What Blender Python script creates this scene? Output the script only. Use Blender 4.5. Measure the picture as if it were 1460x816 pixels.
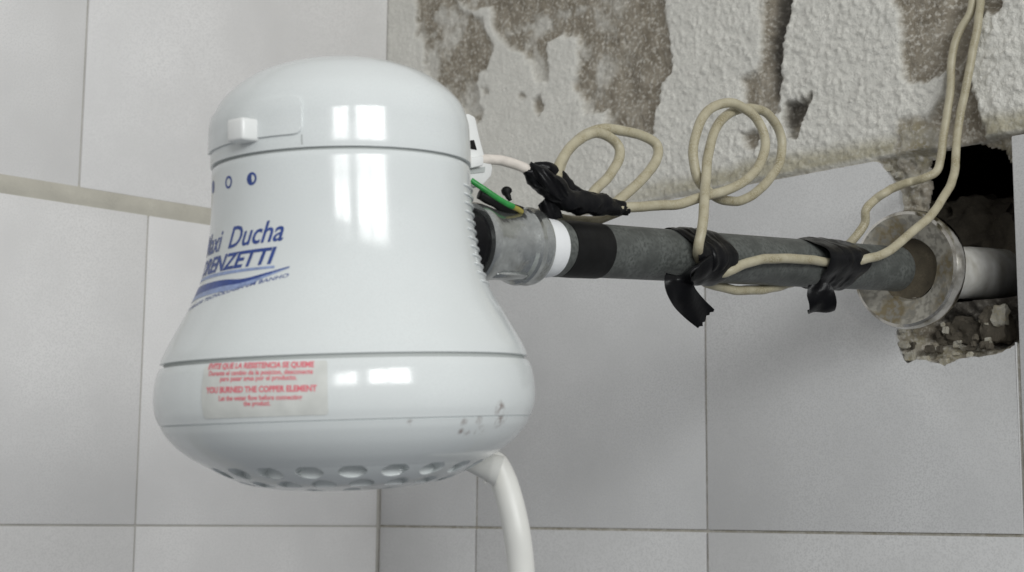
import bpy, bmesh, math, random
import numpy as np
from mathutils import Vector, Matrix, noise as mnoise
from mathutils.geometry import tessellate_polygon

random.seed(7)
for o in list(bpy.data.objects):
    bpy.data.objects.remove(o)
SC = bpy.context.scene
COL = SC.collection

# ------------------------------------------------------------------ camera
W0, H0 = 1460, 816                       # size of the photograph
F_PX = 2252.17
CAM = Vector((0.9011989, -0.7150468, 1.8063965))
AZ, TILT, ROLL = 2.3887932, 0.1460779, 0.0083215
cF = Vector((math.cos(AZ)*math.cos(TILT), math.sin(AZ)*math.cos(TILT), math.sin(TILT)))
_R = Vector((math.sin(AZ), -math.cos(AZ), 0))
_U = _R.cross(cF)
cR = _R*math.cos(ROLL) + _U*math.sin(ROLL)
cU = -_R*math.sin(ROLL) + _U*math.cos(ROLL)
cam_data = bpy.data.cameras.new('camera')
cam_data.sensor_width = 36
cam_data.lens = 36*F_PX/W0
cam_data.clip_start = 0.02
cam_data.clip_end = 50
cam_data.dof.use_dof = True
cam_data.dof.focus_distance = 0.70
cam_data.dof.aperture_fstop = 22
cam = bpy.data.objects.new('camera', cam_data)
COL.objects.link(cam)
m = Matrix((cR, cU, -cF)).transposed().to_4x4()
m.translation = CAM
cam.matrix_world = m
SC.camera = cam

# ------------------------------------------------------------------ light
world = bpy.data.worlds.new('World')
SC.world = world
world.use_nodes = True
bg = world.node_tree.nodes['Background']
# the pale room around: ceiling and walls brighter than the floor below
_wn = world.node_tree
_tc = _wn.nodes.new('ShaderNodeTexCoord')
_sp = _wn.nodes.new('ShaderNodeSeparateXYZ')
_mr = _wn.nodes.new('ShaderNodeMapRange')
_mr.interpolation_type = 'SMOOTHSTEP'
_mr.inputs['From Min'].default_value = -0.9
_mr.inputs['From Max'].default_value = 0.6
_mx = _wn.nodes.new('ShaderNodeMix')
_mx.data_type = 'RGBA'
_mx.inputs['A'].default_value = (0.34, 0.36, 0.39, 1)
_mx.inputs['B'].default_value = (1.0, 1.0, 0.985, 1)
_wn.links.new(_tc.outputs['Generated'], _sp.inputs[0])
_wn.links.new(_sp.outputs['Z'], _mr.inputs['Value'])
_wn.links.new(_mr.outputs[0], _mx.inputs['Factor'])
_wn.links.new(_mx.outputs['Result'], bg.inputs[0])
bg.inputs[1].default_value = 0.48


def window_light(name, y0, y1, z0, z1, x, radiance, col=(0.98, 1.0, 0.99)):
    """a pane of the bathroom window in the wall opposite the left wall, facing -X"""
    d = bpy.data.lights.new(name, 'AREA')
    d.shape = 'RECTANGLE'
    d.size = abs(z1-z0)
    d.size_y = abs(y1-y0)
    d.energy = radiance*math.pi*d.size*d.size_y
    d.color = col
    o = bpy.data.objects.new(name, d)
    o.location = (x, (y0+y1)/2, (z0+z1)/2)
    o.rotation_euler = (0, math.pi/2, 0)      # -Z axis of the lamp looks along -X
    COL.objects.link(o)
    return o


WX = 2.15
for (a, b) in ((-2.02, -1.76), (-1.70, -1.44), (-1.17, -0.83), (-0.79, -0.40)):
    window_light('window_pane_light', a, b, 2.12, 2.59, WX, 14.0)

SC.view_settings.view_transform = 'Standard'
SC.view_settings.look = 'None'
SC.view_settings.exposure = 0.04
SC.view_settings.gamma = 1.0
SC.view_settings.use_curve_mapping = False


# ------------------------------------------------------------------ helpers
def proj(X):
    d = Vector(X)-CAM
    z = d.dot(cF)
    return W0/2+F_PX*d.dot(cR)/z, H0/2-F_PX*d.dot(cU)/z


def on_plane(px, py, ax, val):
    """the point of the plane X[ax] = val that the photograph shows at px, py"""
    d = cF + cR*((px-W0/2)/F_PX) - cU*((py-H0/2)/F_PX)
    return CAM + d*((val-CAM[ax])/d[ax])


PX0 = 0.466                              # the pipe lies in the plane x = PX0


def pipe_axis(y):
    return Vector((PX0, y, 1.927+0.080*(y+0.092)))


def pipe_y(px, r=0.0111):
    """y of the pipe point seen in column px, on the side that faces the camera"""
    lo, hi = -0.45, 0.2
    for _ in range(40):
        mid = (lo+hi)/2
        if proj(pipe_axis(mid)+Vector((r, 0, 0)))[0] < px:
            lo = mid
        else:
            hi = mid
    return (lo+hi)/2


def P(px, py, dx=0.0):
    """a point beside the pipe: plane x = PX0 + dx"""
    return on_plane(px, py, 0, PX0+dx)


def Wl(px, py, dy=0.0):
    """a point dy in front of the right wall"""
    return on_plane(px, py, 1, -dy)


def link(name, me, parent=None, mat=None, smooth=False):
    o = bpy.data.objects.new(name, me)
    COL.objects.link(o)
    if mat:
        me.materials.append(mat)
    if parent:
        o.parent = parent
    if smooth:
        me.polygons.foreach_set('use_smooth', [True]*len(me.polygons))
    return o


def tag(o, label=None, cat=None, group=None, kind=None):
    if label:
        o['label'] = label
    if cat:
        o['category'] = cat
    if group:
        o['group'] = group
    if kind:
        o['kind'] = kind
    return o


def thing(name, loc, label, cat, group=None):
    o = bpy.data.objects.new(name, None)
    o.empty_display_size = 0.01
    COL.objects.link(o)
    o['_loc'] = 0
    del o['_loc']
    return tag(o, label, cat, group)


def mesh_from(verts, faces):
    me = bpy.data.meshes.new('mesh')
    me.from_pydata([tuple(v) for v in verts], [], faces)
    me.update()
    return me


def catmull(pts, n=10):
    pts = [Vector(p) for p in pts]
    out = []
    q = [pts[0]*2-pts[1]]+pts+[pts[-1]*2-pts[-2]]
    for i in range(1, len(q)-2):
        p0, p1, p2, p3 = q[i-1:i+3]
        for k in range(n):
            t = k/n
            out.append(0.5*((2*p1)+(p2-p0)*t+(2*p0-5*p1+4*p2-p3)*t*t+(3*p1-p0-3*p2+p3)*t**3))
    out.append(pts[-1])
    return out


def lerp_list(vals, n, m):
    """resample a list of floats given per control point like catmull does"""
    out = []
    for i in range(len(vals)-1):
        for k in range(n):
            t = k/n
            out.append(vals[i]*(1-t)+vals[i+1]*t)
    out.append(vals[-1])
    return out


def sweep(path, radii, seg=14, flat=None, nz=0.0, nscale=300.0, cap=True, up=None, crease=0.0, rag=0.0):
    """closed tube of varying radius along a path; flat = per point (wide, thin) factors"""
    n = len(path)
    tang = []
    for i in range(n):
        a = path[max(i-1, 0)]
        b = path[min(i+1, n-1)]
        tang.append((b-a).normalized())
    nrm = (up or Vector((0, 0, 1)))
    if abs(tang[0].dot(nrm)) > 0.95:
        nrm = Vector((1, 0, 0))
    verts, faces = [], []
    for i in range(n):
        t = tang[i]
        nrm = (nrm - t*nrm.dot(t)).normalized()
        bi = t.cross(nrm)
        fa, fb = flat[i] if flat else (1, 1)
        for k in range(seg):
            a = 2*math.pi*k/seg
            off = nrm*(math.cos(a)*fa)+bi*(math.sin(a)*fb)
            r = radii[i]
            p = path[i]+off*r
            if nz:
                r2 = mnoise.noise(p*nscale)*nz
                r2 += crease*mnoise.noise(Vector((i*0.35+a*0.6, a*1.2, path[0].x*90)))
                p = p+off.normalized()*r2
            if rag and i in (0, n-1):
                p = p+t*(random.uniform(-rag, rag))
            verts.append(p)
    for i in range(n-1):
        for k in range(seg):
            k2 = (k+1) % seg
            faces.append((i*seg+k, i*seg+k2, (i+1)*seg+k2, (i+1)*seg+k))
    if cap:
        faces.append(tuple(range(seg))[::-1])
        faces.append(tuple((n-1)*seg+k for k in range(seg)))
    me = mesh_from(verts, faces)
    fix_normals(me)
    return me


def fix_normals(me):
    bm = bmesh.new()
    bm.from_mesh(me)
    bmesh.ops.recalc_face_normals(bm, faces=bm.faces)
    bm.to_mesh(me)
    bm.free()


def smooth_by_angle(o, deg=35):
    me = o.data
    me.polygons.foreach_set('use_smooth', [True]*len(me.polygons))
    bm = bmesh.new()
    bm.from_mesh(me)
    for e in bm.edges:
        if len(e.link_faces) == 2 and e.calc_face_angle(0) > math.radians(deg):
            e.smooth = False
    bm.to_mesh(me)
    bm.free()


def bevel(me, w, seg=2, angle=30):
    bm = bmesh.new()
    bm.from_mesh(me)
    es = [e for e in bm.edges if len(e.link_faces) == 2 and e.calc_face_angle(0) > math.radians(angle)]
    bmesh.ops.bevel(bm, geom=es, offset=w, segments=seg, affect='EDGES', profile=0.5)
    bm.to_mesh(me)
    bm.free()


def prism(poly, d0, d1, frame):
    """extrude a 2-D polygon; frame(u, v, d) -> point"""
    n = len(poly)
    verts = [frame(u, v, d0) for u, v in poly]+[frame(u, v, d1) for u, v in poly]
    tri = tessellate_polygon([[Vector((u, v, 0)) for u, v in poly]])
    faces = [tuple(t) for t in tri]+[tuple(n+i for i in t) for t in tri]
    for i in range(n):
        j = (i+1) % n
        faces.append((i, j, n+j, n+i))
    me = mesh_from(verts, faces)
    bm = bmesh.new()
    bm.from_mesh(me)
    bmesh.ops.recalc_face_normals(bm, faces=bm.faces)
    bmesh.ops.dissolve_limit(bm, angle_limit=0.01, verts=bm.verts, edges=bm.edges)
    bm.to_mesh(me)
    bm.free()
    return me


# ------------------------------------------------------------------ materials
def mat(name, col, rough=0.5, metal=0.0, mottle=0.0, mscale=40.0, speck=0.0, sscale=1500.0,
        bump=0.0, bscale=600.0, tint=None, coat=0.0, spec=0.5, sss=0.0, mlo=0.35, mhi=0.7, rvar=0.0):
    m = bpy.data.materials.new(name)
    m.use_nodes = True
    nt = m.node_tree
    b = nt.nodes['Principled BSDF']
    b.inputs['Roughness'].default_value = rough
    b.inputs['Metallic'].default_value = metal
    b.inputs['Specular IOR Level'].default_value = spec
    b.inputs['Coat Weight'].default_value = coat
    if sss:
        b.inputs['Subsurface Weight'].default_value = sss
        b.inputs['Subsurface Radius'].default_value = (0.002, 0.002, 0.002)
    tc = nt.nodes.new('ShaderNodeTexCoord')
    cur = None
    base = nt.nodes.new('ShaderNodeRGB')
    base.outputs[0].default_value = (*col, 1)
    cur = base.outputs[0]

    def nz(scale, detail=4):
        n = nt.nodes.new('ShaderNodeTexNoise')
        n.inputs['Scale'].default_value = scale
        n.inputs['Detail'].default_value = detail
        nt.links.new(tc.outputs['Object'], n.inputs['Vector'])
        return n.outputs['Fac']

    def ramp(fac, a, b_):
        r = nt.nodes.new('ShaderNodeMapRange')
        r.inputs['From Min'].default_value = a
        r.inputs['From Max'].default_value = b_
        nt.links.new(fac, r.inputs['Value'])
        return r.outputs[0]

    def mix(a, colb, fac):
        x = nt.nodes.new('ShaderNodeMix')
        x.data_type = 'RGBA'
        nt.links.new(fac, x.inputs['Factor'])
        nt.links.new(a, x.inputs['A'])
        x.inputs['B'].default_value = (*colb, 1)
        return x.outputs['Result']
    if mottle:
        c2 = tint or tuple(c*(1-mottle) for c in col)
        cur = mix(cur, c2, ramp(nz(mscale), mlo, mhi))
    if speck:
        cur = mix(cur, tuple(c*(1-speck) for c in col), ramp(nz(sscale, 2), 0.45, 0.62))
    nt.links.new(cur, b.inputs['Base Color'])
    if rvar:                                     # smears and water marks in the gloss
        rr_ = nt.nodes.new('ShaderNodeMapRange')
        rr_.inputs['From Min'].default_value = 0.4
        rr_.inputs['From Max'].default_value = 0.65
        rr_.inputs['To Min'].default_value = rough
        rr_.inputs['To Max'].default_value = rough+rvar
        nt.links.new(nz(55, 6), rr_.inputs['Value'])
        nt.links.new(rr_.outputs[0], b.inputs['Roughness'])
    if bump:
        bp = nt.nodes.new('ShaderNodeBump')
        bp.inputs['Strength'].default_value = 1.0
        bp.inputs['Distance'].default_value = bump
        nt.links.new(nz(bscale, 5), bp.inputs['Height'])
        nt.links.new(bp.outputs[0], b.inputs['Normal'])
    m['_b'] = 0
    del m['_b']
    return m


M_TILE = mat('glazed_tile', (0.655, 0.655, 0.655), 0.34, mottle=0.14, mscale=14, speck=0.17, sscale=1100,
             bump=0.00009, bscale=260, rvar=0.2)
M_TILE_L = mat('glazed_tile_matt_lit', (0.80, 0.79, 0.785), 0.42, mottle=0.15, mscale=14, speck=0.13, sscale=1000,
               bump=0.00009, bscale=200, rvar=0.2)  # left wall tiles: the stronger light there is put into a paler colour
M_GROUT = mat('grout', (0.40, 0.385, 0.34), 0.9, mottle=0.3, mscale=60, speck=0.15, bump=0.0003, bscale=500)
M_GROUT_P = mat('grout_pale', (0.52, 0.505, 0.47), 0.9, mottle=0.25, mscale=50, speck=0.1)
M_GROUT_L = mat('grout_beige', (0.56, 0.535, 0.465), 0.9, mottle=0.2, mscale=60, speck=0.1, bump=0.0003, bscale=400)
M_PLASTIC = mat('white_plastic', (0.71, 0.74, 0.74), 0.13, mottle=0.05, mscale=38, speck=0.05, sscale=1900,
                bump=0.000010, bscale=160, rvar=0.07)
M_PLASTIC2 = mat('white_plastic_matt', (0.80, 0.81, 0.80), 0.3, mottle=0.08, mscale=60, bump=0.00002, bscale=700)
M_GAP = mat('gap_shadow_plastic', (0.42, 0.44, 0.43), 0.6)
M_BLUE = mat('blue_ink', (0.035, 0.075, 0.30), 0.35, mottle=0.3, mscale=600)
M_BLUE_PALE = mat('pale_blue_ink', (0.30, 0.38, 0.62), 0.35, mottle=0.3, mscale=500)
M_STICKER = mat('sticker_film', (0.66, 0.67, 0.64), 0.25, mottle=0.12, mscale=150, bump=0.00004, bscale=250)
M_RED = mat('red_ink', (0.74, 0.16, 0.20), 0.5)
M_PIPE = mat('grey_pvc', (0.122, 0.130, 0.122), 0.45, mottle=0.5, mscale=110, speck=0.45, sscale=700, spec=0.3, bump=0.0001,
             bscale=500)
M_ZINC = mat('zinc_metal', (0.56, 0.58, 0.57), 0.17, metal=0.9, mottle=0.35, mscale=260, speck=0.2, sscale=1200,
             bump=0.00012, bscale=420)
M_BLACK = mat('black_tape', (0.006, 0.006, 0.007), 0.30, spec=0.14, mottle=0.4, mscale=200, bump=0.00025, bscale=260)
M_BAND = mat('black_band', (0.010, 0.010, 0.010), 0.5, spec=0.15, mottle=0.4, mscale=200, bump=0.0001, bscale=400)
M_TEFLON = mat('white_thread_tape', (0.80, 0.81, 0.82), 0.5, bump=0.00015, bscale=500)
M_CABLE = mat('beige_cable', (0.47, 0.43, 0.31), 0.45, mottle=0.30, mscale=130, tint=(0.27, 0.23, 0.135), speck=0.1,
              bump=0.0001, bscale=380)
M_LEAD = mat('white_lead', (0.72, 0.66, 0.60), 0.45, mottle=0.15, mscale=200)
M_GREEN = mat('green_wire', (0.03, 0.30, 0.06), 0.4, mottle=0.3, mscale=300)
M_YELLOW = mat('yellow_wire', (0.36, 0.30, 0.06), 0.5, mottle=0.3, mscale=300)
M_CHROME = mat('tarnished_chrome', (0.62, 0.60, 0.56), 0.14, metal=1.0, mottle=0.5, mscale=70, mlo=0.50, mhi=0.68, tint=(0.14, 0.12, 0.08),
               bump=0.0001, bscale=300)
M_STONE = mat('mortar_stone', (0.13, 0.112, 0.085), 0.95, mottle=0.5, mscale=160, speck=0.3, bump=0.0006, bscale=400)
M_FIT = mat('white_fitting', (0.72, 0.71, 0.68), 0.35, mottle=0.25, mscale=90, tint=(0.45, 0.43, 0.38))
M_HOSE = mat('white_hose', (0.74, 0.735, 0.70), 0.38, mottle=0.06, mscale=70, sss=0.0)


# ---- dirty flange face: beige limescale with rust patches
def mat_layers(name, attr_cols, rough=0.9, bumps=((0.0006, 500),), base=(0.5, 0.5, 0.5)):
    """colour from vertex masks (plaster, mortar, grout, painted shade of recesses), relief from noise"""
    m = bpy.data.materials.new(name)
    m.use_nodes = True
    nt = m.node_tree
    b = nt.nodes['Principled BSDF']
    b.inputs['Roughness'].default_value = rough
    tc = nt.nodes.new('ShaderNodeTexCoord')

    def nz(scale, detail=4, lo=0.35, hi=0.65):
        n = nt.nodes.new('ShaderNodeTexNoise')
        n.inputs['Scale'].default_value = scale
        n.inputs['Detail'].default_value = detail
        nt.links.new(tc.outputs['Object'], n.inputs['Vector'])
        r = nt.nodes.new('ShaderNodeMapRange')
        r.inputs['From Min'].default_value = lo
        r.inputs['From Max'].default_value = hi
        nt.links.new(n.outputs['Fac'], r.inputs['Value'])
        return r.outputs[0]

    def mixc(a, b_, f):
        x = nt.nodes.new('ShaderNodeMix')
        x.data_type = 'RGBA'
        nt.links.new(f, x.inputs['Factor'])
        for s, v in (('A', a), ('B', b_)):
            if isinstance(v, tuple):
                x.inputs[s].default_value = (*v, 1)
            else:
                nt.links.new(v, x.inputs[s])
        return x.outputs['Result']
    cur = mixc(base, tuple(c*0.86 for c in base), nz(60))
    cur = mixc(cur, tuple(c*0.80 for c in base), nz(900, 2))
    for attr, (ca, cb, cc) in attr_cols:
        layer = mixc(mixc(ca, cb, nz(90, 5)), cc, nz(430, 4, 0.50, 0.72))
        at = nt.nodes.new('ShaderNodeAttribute')
        at.attribute_name = attr
        cur = mixc(cur, layer, at.outputs['Fac'])
    nt.links.new(cur, b.inputs['Base Color'])
    h = None
    for (dist, sc) in bumps:
        n = nt.nodes.new('ShaderNodeTexNoise')
        n.inputs['Scale'].default_value = sc
        n.inputs['Detail'].default_value = 6
        nt.links.new(tc.outputs['Object'], n.inputs['Vector'])
        bp = nt.nodes.new('ShaderNodeBump')
        bp.inputs['Distance'].default_value = dist
        nt.links.new(n.outputs['Fac'], bp.inputs['Height'])
        if h is not None:
            nt.links.new(h, bp.inputs['Normal'])
        h = bp.outputs[0]
    nt.links.new(h, b.inputs['Normal'])
    return m


# ------------------------------------------------------------------ numpy noise
_rng = np.random.default_rng(3)


def vnoise(x, z, freq, seed=0):
    rng = np.random.default_rng(seed)
    G = rng.random((256, 256))
    u = x*freq+seed*7.3
    v = z*freq+seed*3.1
    iu = np.floor(u).astype(int)
    iv = np.floor(v).astype(int)
    fu = u-iu
    fv = v-iv
    fu = fu*fu*(3-2*fu)
    fv = fv*fv*(3-2*fv)
    g = lambda a, b: G[a % 256, b % 256]
    return ((g(iu, iv)*(1-fu)+g(iu+1, iv)*fu)*(1-fv)+(g(iu, iv+1)*(1-fu)+g(iu+1, iv+1)*fu)*fv)*2-1


def fbm(x, z, freq, oct=4, seed=0):
    s = 0
    a = 1
    t = 0
    for i in range(oct):
        s = s+a*vnoise(x, z, freq*2**i, seed+i)
        t += a
        a *= 0.55
    return s/t


def sdf(x, z, poly):
    """signed distance to a polygon, positive inside"""
    inside = np.zeros(x.shape, bool)
    dist = np.full(x.shape, 1e9)
    n = len(poly)
    for i in range(n):
        x1, z1 = poly[i]
        x2, z2 = poly[(i+1) % n]
        dx, dz = x2-x1, z2-z1
        t = np.clip(((x-x1)*dx+(z-z1)*dz)/(dx*dx+dz*dz+1e-18), 0, 1)
        dist = np.minimum(dist, np.hypot(x-(x1+t*dx), z-(z1+t*dz)))
        cond = ((z1 > z) != (z2 > z))
        with np.errstate(divide='ignore', invalid='ignore'):
            xi = (x2-x1)*(z-z1)/(z2-z1+1e-18)+x1
        inside ^= cond & (x < xi)
    return np.where(inside, dist, -dist)


def sstep(d, w):
    t = np.clip(d/w*0.5+0.5, 0, 1)
    return t*t*(3-2*t)


def wall_poly(pts):
    out = []
    for px, py in pts:
        q = on_plane(px, py, 1, 0.0)
        out.append((q.x, q.z))
    return out


# ------------------------------------------------------------------ the right wall
CUT = [(1249, 228), (1262, 243), (1272, 256), (1281, 274), (1285, 306), (1289, 360), (1288, 430), (1276, 477),
       (1281, 500), (1292, 519), (1304, 514), (1314, 513), (1330, 517), (1347, 522), (1360, 515), (1371, 510),
       (1395, 509), (1420, 505), (1440, 497), (1455, 487), (1463, 480), (1463, 185), (1250, 185)]
DEEP = [(1308, 234), (1316, 220), (1334, 209), (1355, 202), (1376, 196), (1396, 194), (1422, 210), (1438, 238),
        (1443, 258), (1462, 262), (1462, 480), (1445, 484), (1420, 496), (1371, 498), (1345, 492), (1318, 494),
        (1308, 478), (1302, 440), (1303, 330), (1306, 300), (1309, 262)]
MORTAR = [
    [(590, -420), (592, 0), (594, 49), (605, 59), (606, 98), (622, 125), (658, 157), (676, 176), (686, 172),
     (691, 163), (683, 150), (682, 105), (695, 100), (697, 81), (705, 66), (692, 46), (687, 28), (655, 10),
     (650, 0), (640, -420)],
    [(640, -420), (650, 0), (672, 14), (700, 10), (707, 46), (731, 71), (748, 76), (760, 100), (768, 116), (780, 118),
     (783, 98), (778, 59), (795, 51), (822, 51), (824, 98), (817, 122), (826, 135), (834, 164), (864, 157),
     (862, 178), (895, 187), (930, 195), (937, 152), (945, 118), (956, 103), (954, 56), (947, 12), (958, -420)],
    [(1273, -420), (1273, 0), (1284, 16), (1287, 60), (1285, 100), (1293, 116), (1320, 118), (1342, 105), (1354, 100),
     (1348, 118), (1338, 145), (1323, 170), (1300, 168), (1285, 172), (1279, 190), (1276, 225), (1249, 228),
     (1281, 274), (1290, 340), (1330, 340), (1445, 300), (1445, 210), (1420, 204), (1404, 192), (1396, 170),
     (1390, 145), (1382, 108), (1390, 40), (1402, 17), (1425, 16), (1429, -420)],
    [(1083, -420), (1083, 0), (1088, 60), (1078, 105), (1060, 113), (1062, 140), (1068, 156), (1090, 165), (1110, 160),
     (1113, 60), (1126, 20), (1128, -420)],
    [(1119, 150), (1155, 135), (1146, 168), (1138, 196), (1124, 197), (1119, 175)],
    [(760, 143), (770, 138), (776, 150), (770, 162), (761, 156)],
    [(741, 134), (748, 133), (750, 139), (743, 141)],
    [(688, 126), (694, 125), (697, 133), (690, 136)],
    [(1060, 190), (1075, 185), (1085, 200), (1078, 216), (1064, 210)],
]
GROOVE = [(1101, -420), (1127, -420), (1125, 20), (1115, 40), (1112, 62), (1111, 105), (1106, 140), (1099, 130),
          (1099, 105), (1095, 60), (1103, 30)]
WEDGE = MORTAR[4]
BLOCK = [(1285, 176), (1306, 170), (1330, 184), (1336, 205), (1322, 222), (1312, 232), (1290, 232), (1279, 226)]
SLOT = [(1352, 112), (1346, 140), (1335, 172), (1330, 210), (1400, 210), (1393, 165), (1381, 110), (1384, 40),
        (1392, 4), (1428, 4), (1428, -420), (1350, -420)]


def build_right_wall():
    st = 0.0009
    xs = np.arange(0, 0.70+st/2, st)
    zs = np.arange(1.56, 2.36+st/2, st)
    X, Z = np.meshgrid(xs, zs)
    # natural-looking edges: push the sampling point about before the outline test
    wx = X+0.0022*fbm(X, Z, 120, 3, 11)+0.0010*fbm(X, Z, 420, 2, 15)
    wz = Z+0.0022*fbm(X, Z, 120, 3, 21)+0.0010*fbm(X, Z, 420, 2, 25)
    mort = np.zeros_like(X)
    for i, poly in enumerate(MORTAR):
        mort = np.maximum(mort, sstep(sdf(wx, wz, wall_poly(poly))+0.0018*fbm(X, Z, 260, 3, 19), 0.0022))
    ZP = 2.0005
    # plaster covers everything above the tiles
    plaster_zone = sstep(Z-(ZP+0.0012*fbm(X, Z, 40, 3, 33)), 0.0012)
    deep_d = sdf(wx, wz, wall_poly(DEEP))
    cut_d = sdf(wx, wz, wall_poly(CUT))
    groove = sstep(sdf(wx, wz, wall_poly(GROOVE)), 0.004)
    wedge = sstep(sdf(wx, wz, wall_poly(WEDGE)), 0.0012)
    slot = sstep(sdf(wx, wz, wall_poly(SLOT)), 0.005)
    block = sstep(sdf(wx, wz, wall_poly(BLOCK)), 0.004)
    # depth (positive = into the wall, away from the room)
    stip = 0.35*fbm(X, Z, 150, 3, 41)+1.0*np.maximum(fbm(X, Z, 430, 2, 45), -0.05)
    amp = 0.0006+0.0011*sstep(X-0.24, 0.12)          # the stipple grows coarser to the right
    y_plaster = -0.0003-0.0008*sstep(Z-ZP-0.012, 0.012)-amp*stip-0.0008*fbm(X, Z, 12, 2, 47)
    y_mortar = 0.0022+0.0011*fbm(X, Z, 330, 3, 51)+0.0012*fbm(X, Z, 60, 2, 55)
    y = y_plaster*(1-mort)+y_mortar*mort
    # smear of grout above the tile edge
    band = sstep(Z-(ZP+0.001), 0.002)*sstep((ZP+0.011+0.003*fbm(X, Z, 30, 3, 61))-Z, 0.005)*sstep(X-0.25, 0.07)
    band = band*(1-mort)
    y = y-0.0006*band+0.0008*sstep(0.0035-np.abs(Z-(ZP+0.011)), 0.003)*band
    y = y*plaster_zone+(0.0013+0.0004*fbm(X, Z, 200, 2, 93))*(1-plaster_zone)
    y = y+0.0050*groove+0.0040*wedge+0.006*slot*mort
    # broken rim round the hole, then the hole itself
    rim = sstep(cut_d, 0.0014)
    y_rim = 0.0044+0.0034*fbm(X, Z, 150, 3, 71)+0.0018*fbm(X, Z, 420, 2, 75)+0.006*sstep(deep_d+0.006, 0.006)
    below = rim*(1-plaster_zone)
    y = y*(1-below)+y_rim*below
    y = y-0.004*block
    floor_ = 0.0105+0.002*fbm(X, Z, 45, 3, 81)
    low = sstep(1.917-Z, 0.012)                       # rubble lies in the bottom of the hole
    floor_ = floor_*(1-low)+(0.022+0.012*fbm(X, Z, 60, 3, 85)+0.007*fbm(X, Z, 200, 3, 88))*low
    dd = sstep(deep_d-0.0010, 0.0030)
    y = y*(1-dd)+floor_*dd
    open_ = (dd > 0.45) & (low < 0.35)
    rows, cols = X.shape
    co = np.stack([X, y, Z], -1).reshape(-1, 3)
    idx = np.arange(rows*cols).reshape(rows, cols)
    f = np.stack([idx[:-1, :-1], idx[:-1, 1:], idx[1:, 1:], idx[1:, :-1]], -1).reshape(-1, 4)
    op = open_.ravel()[f].all(axis=1)
    f = f[~op]
    me = bpy.data.meshes.new('right_wall')
    me.vertices.add(len(co))
    me.vertices.foreach_set('co', co.ravel())
    me.loops.add(f.size)
    me.loops.foreach_set('vertex_index', f.ravel())
    me.polygons.add(len(f))
    me.polygons.foreach_set('loop_start', np.arange(0, f.size, 4))
    me.polygons.foreach_set('loop_total', np.full(len(f), 4))
    me.update(calc_edges=True)
    me.validate()

    def attr(name, v):
        a = me.attributes.new(name, 'FLOAT', 'POINT')
        a.data.foreach_set('value', np.clip(v, 0, 1).astype(np.float32).ravel())
    pale = sstep(fbm(X, Z, 70, 4, 95)-0.14, 0.3)*0.7*(1-sstep(X-0.235, 0.02))
    attr('grout', (1-plaster_zone)*(1-below))
    attr('smear', band*0.9)
    attr('mortar', np.maximum(np.maximum(mort*plaster_zone*(1-pale), below), dd))
    attr('recess_shade', np.clip(groove*0.9+wedge*0.75*sstep(fbm(X, Z, 200, 2, 97)+0.2, .4)+dd*0.8, 0, 1))  # shade inside groove, wedge and hole, painted as near-black colour
    attr('crumb', below*(1-dd)*sstep(fbm(X, Z, 180, 3, 99)-0.05, 0.4)*0.8+block*0.8)
    m = mat_layers('plaster_and_mortar', [
        ('grout', ((0.50, 0.48, 0.43), (0.33, 0.30, 0.235), (0.56, 0.54, 0.50))),
        ('smear', ((0.42, 0.39, 0.29), (0.33, 0.30, 0.21), (0.50, 0.48, 0.40))),
        ('mortar', ((0.33, 0.295, 0.24), (0.20, 0.172, 0.13), (0.58, 0.55, 0.49))),
        ('crumb', ((0.46, 0.44, 0.38), (0.34, 0.30, 0.20), (0.56, 0.54, 0.50))),
        ('recess_shade', ((0.055, 0.05, 0.043), (0.035, 0.032, 0.03), (0.11, 0.10, 0.085))),
    ], rough=0.92, bumps=((0.0007, 350), (0.0006, 900)), base=(0.78, 0.765, 0.71))
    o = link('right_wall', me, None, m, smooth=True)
    tag(o, 'right wall, rough pale plaster over grey tiles, with patches of bare mortar and a broken hole',
        kind='structure')
    return o


def build_cavity(parent):
    # the hollow behind the opening, wider than the opening itself
    bm = bmesh.new()
    x0, x1, z0, z1, y0_, y1_ = 0.180, 0.600, 1.860, 2.050, 0.012, 0.300
    n = 40

    def grid(fn):
        g = [[bm.verts.new(fn(i/n, j/n)) for j in range(n+1)] for i in range(n+1)]
        for i in range(n):
            for j in range(n):
                bm.faces.new((g[i][j], g[i+1][j], g[i+1][j+1], g[i][j+1]))
    L = lambda a, b, t: a+(b-a)*t
    grid(lambda s, t: (L(x0, x1, s), y1_, L(z0, z1, t)))
    grid(lambda s, t: (x0, L(y0_, y1_, s), L(z0, z1, t)))
    grid(lambda s, t: (x1, L(y0_, y1_, s), L(z0, z1, t)))
    grid(lambda s, t: (L(x0, x1, s), L(y0_, y1_, t), z0))
    grid(lambda s, t: (L(x0, x1, s), L(y0_, y1_, t), z1))
    bmesh.ops.remove_doubles(bm, verts=bm.verts, dist=1e-5)
    for v in bm.verts:
        if v.co.y > y0_+0.004:
            v.co += mnoise.noise_vector(v.co*45)*0.010+mnoise.noise_vector(v.co*140)*0.004
    # collar behind the wall face that keeps daylight out
    o_ = [(0.01, 1.60), (0.70, 1.60), (0.70, 2.34), (0.05, 2.34)]
    i_ = [(x0, z0), (x1, z0), (x1, z1), (x0, z1)]
    ov = [bm.verts.new((a, y0_, b)) for a, b in o_]
    iv = [bm.verts.new((a, y0_, b)) for a, b in i_]
    for k in range(4):
        bm.faces.new((ov[k], ov[(k+1) % 4], iv[(k+1) % 4], iv[k]))
    me = bpy.data.meshes.new('cavity')
    bm.to_mesh(me)
    bm.free()
    fix_normals(me)
    return link('cavity', me, parent, M_STONE, smooth=True)


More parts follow.
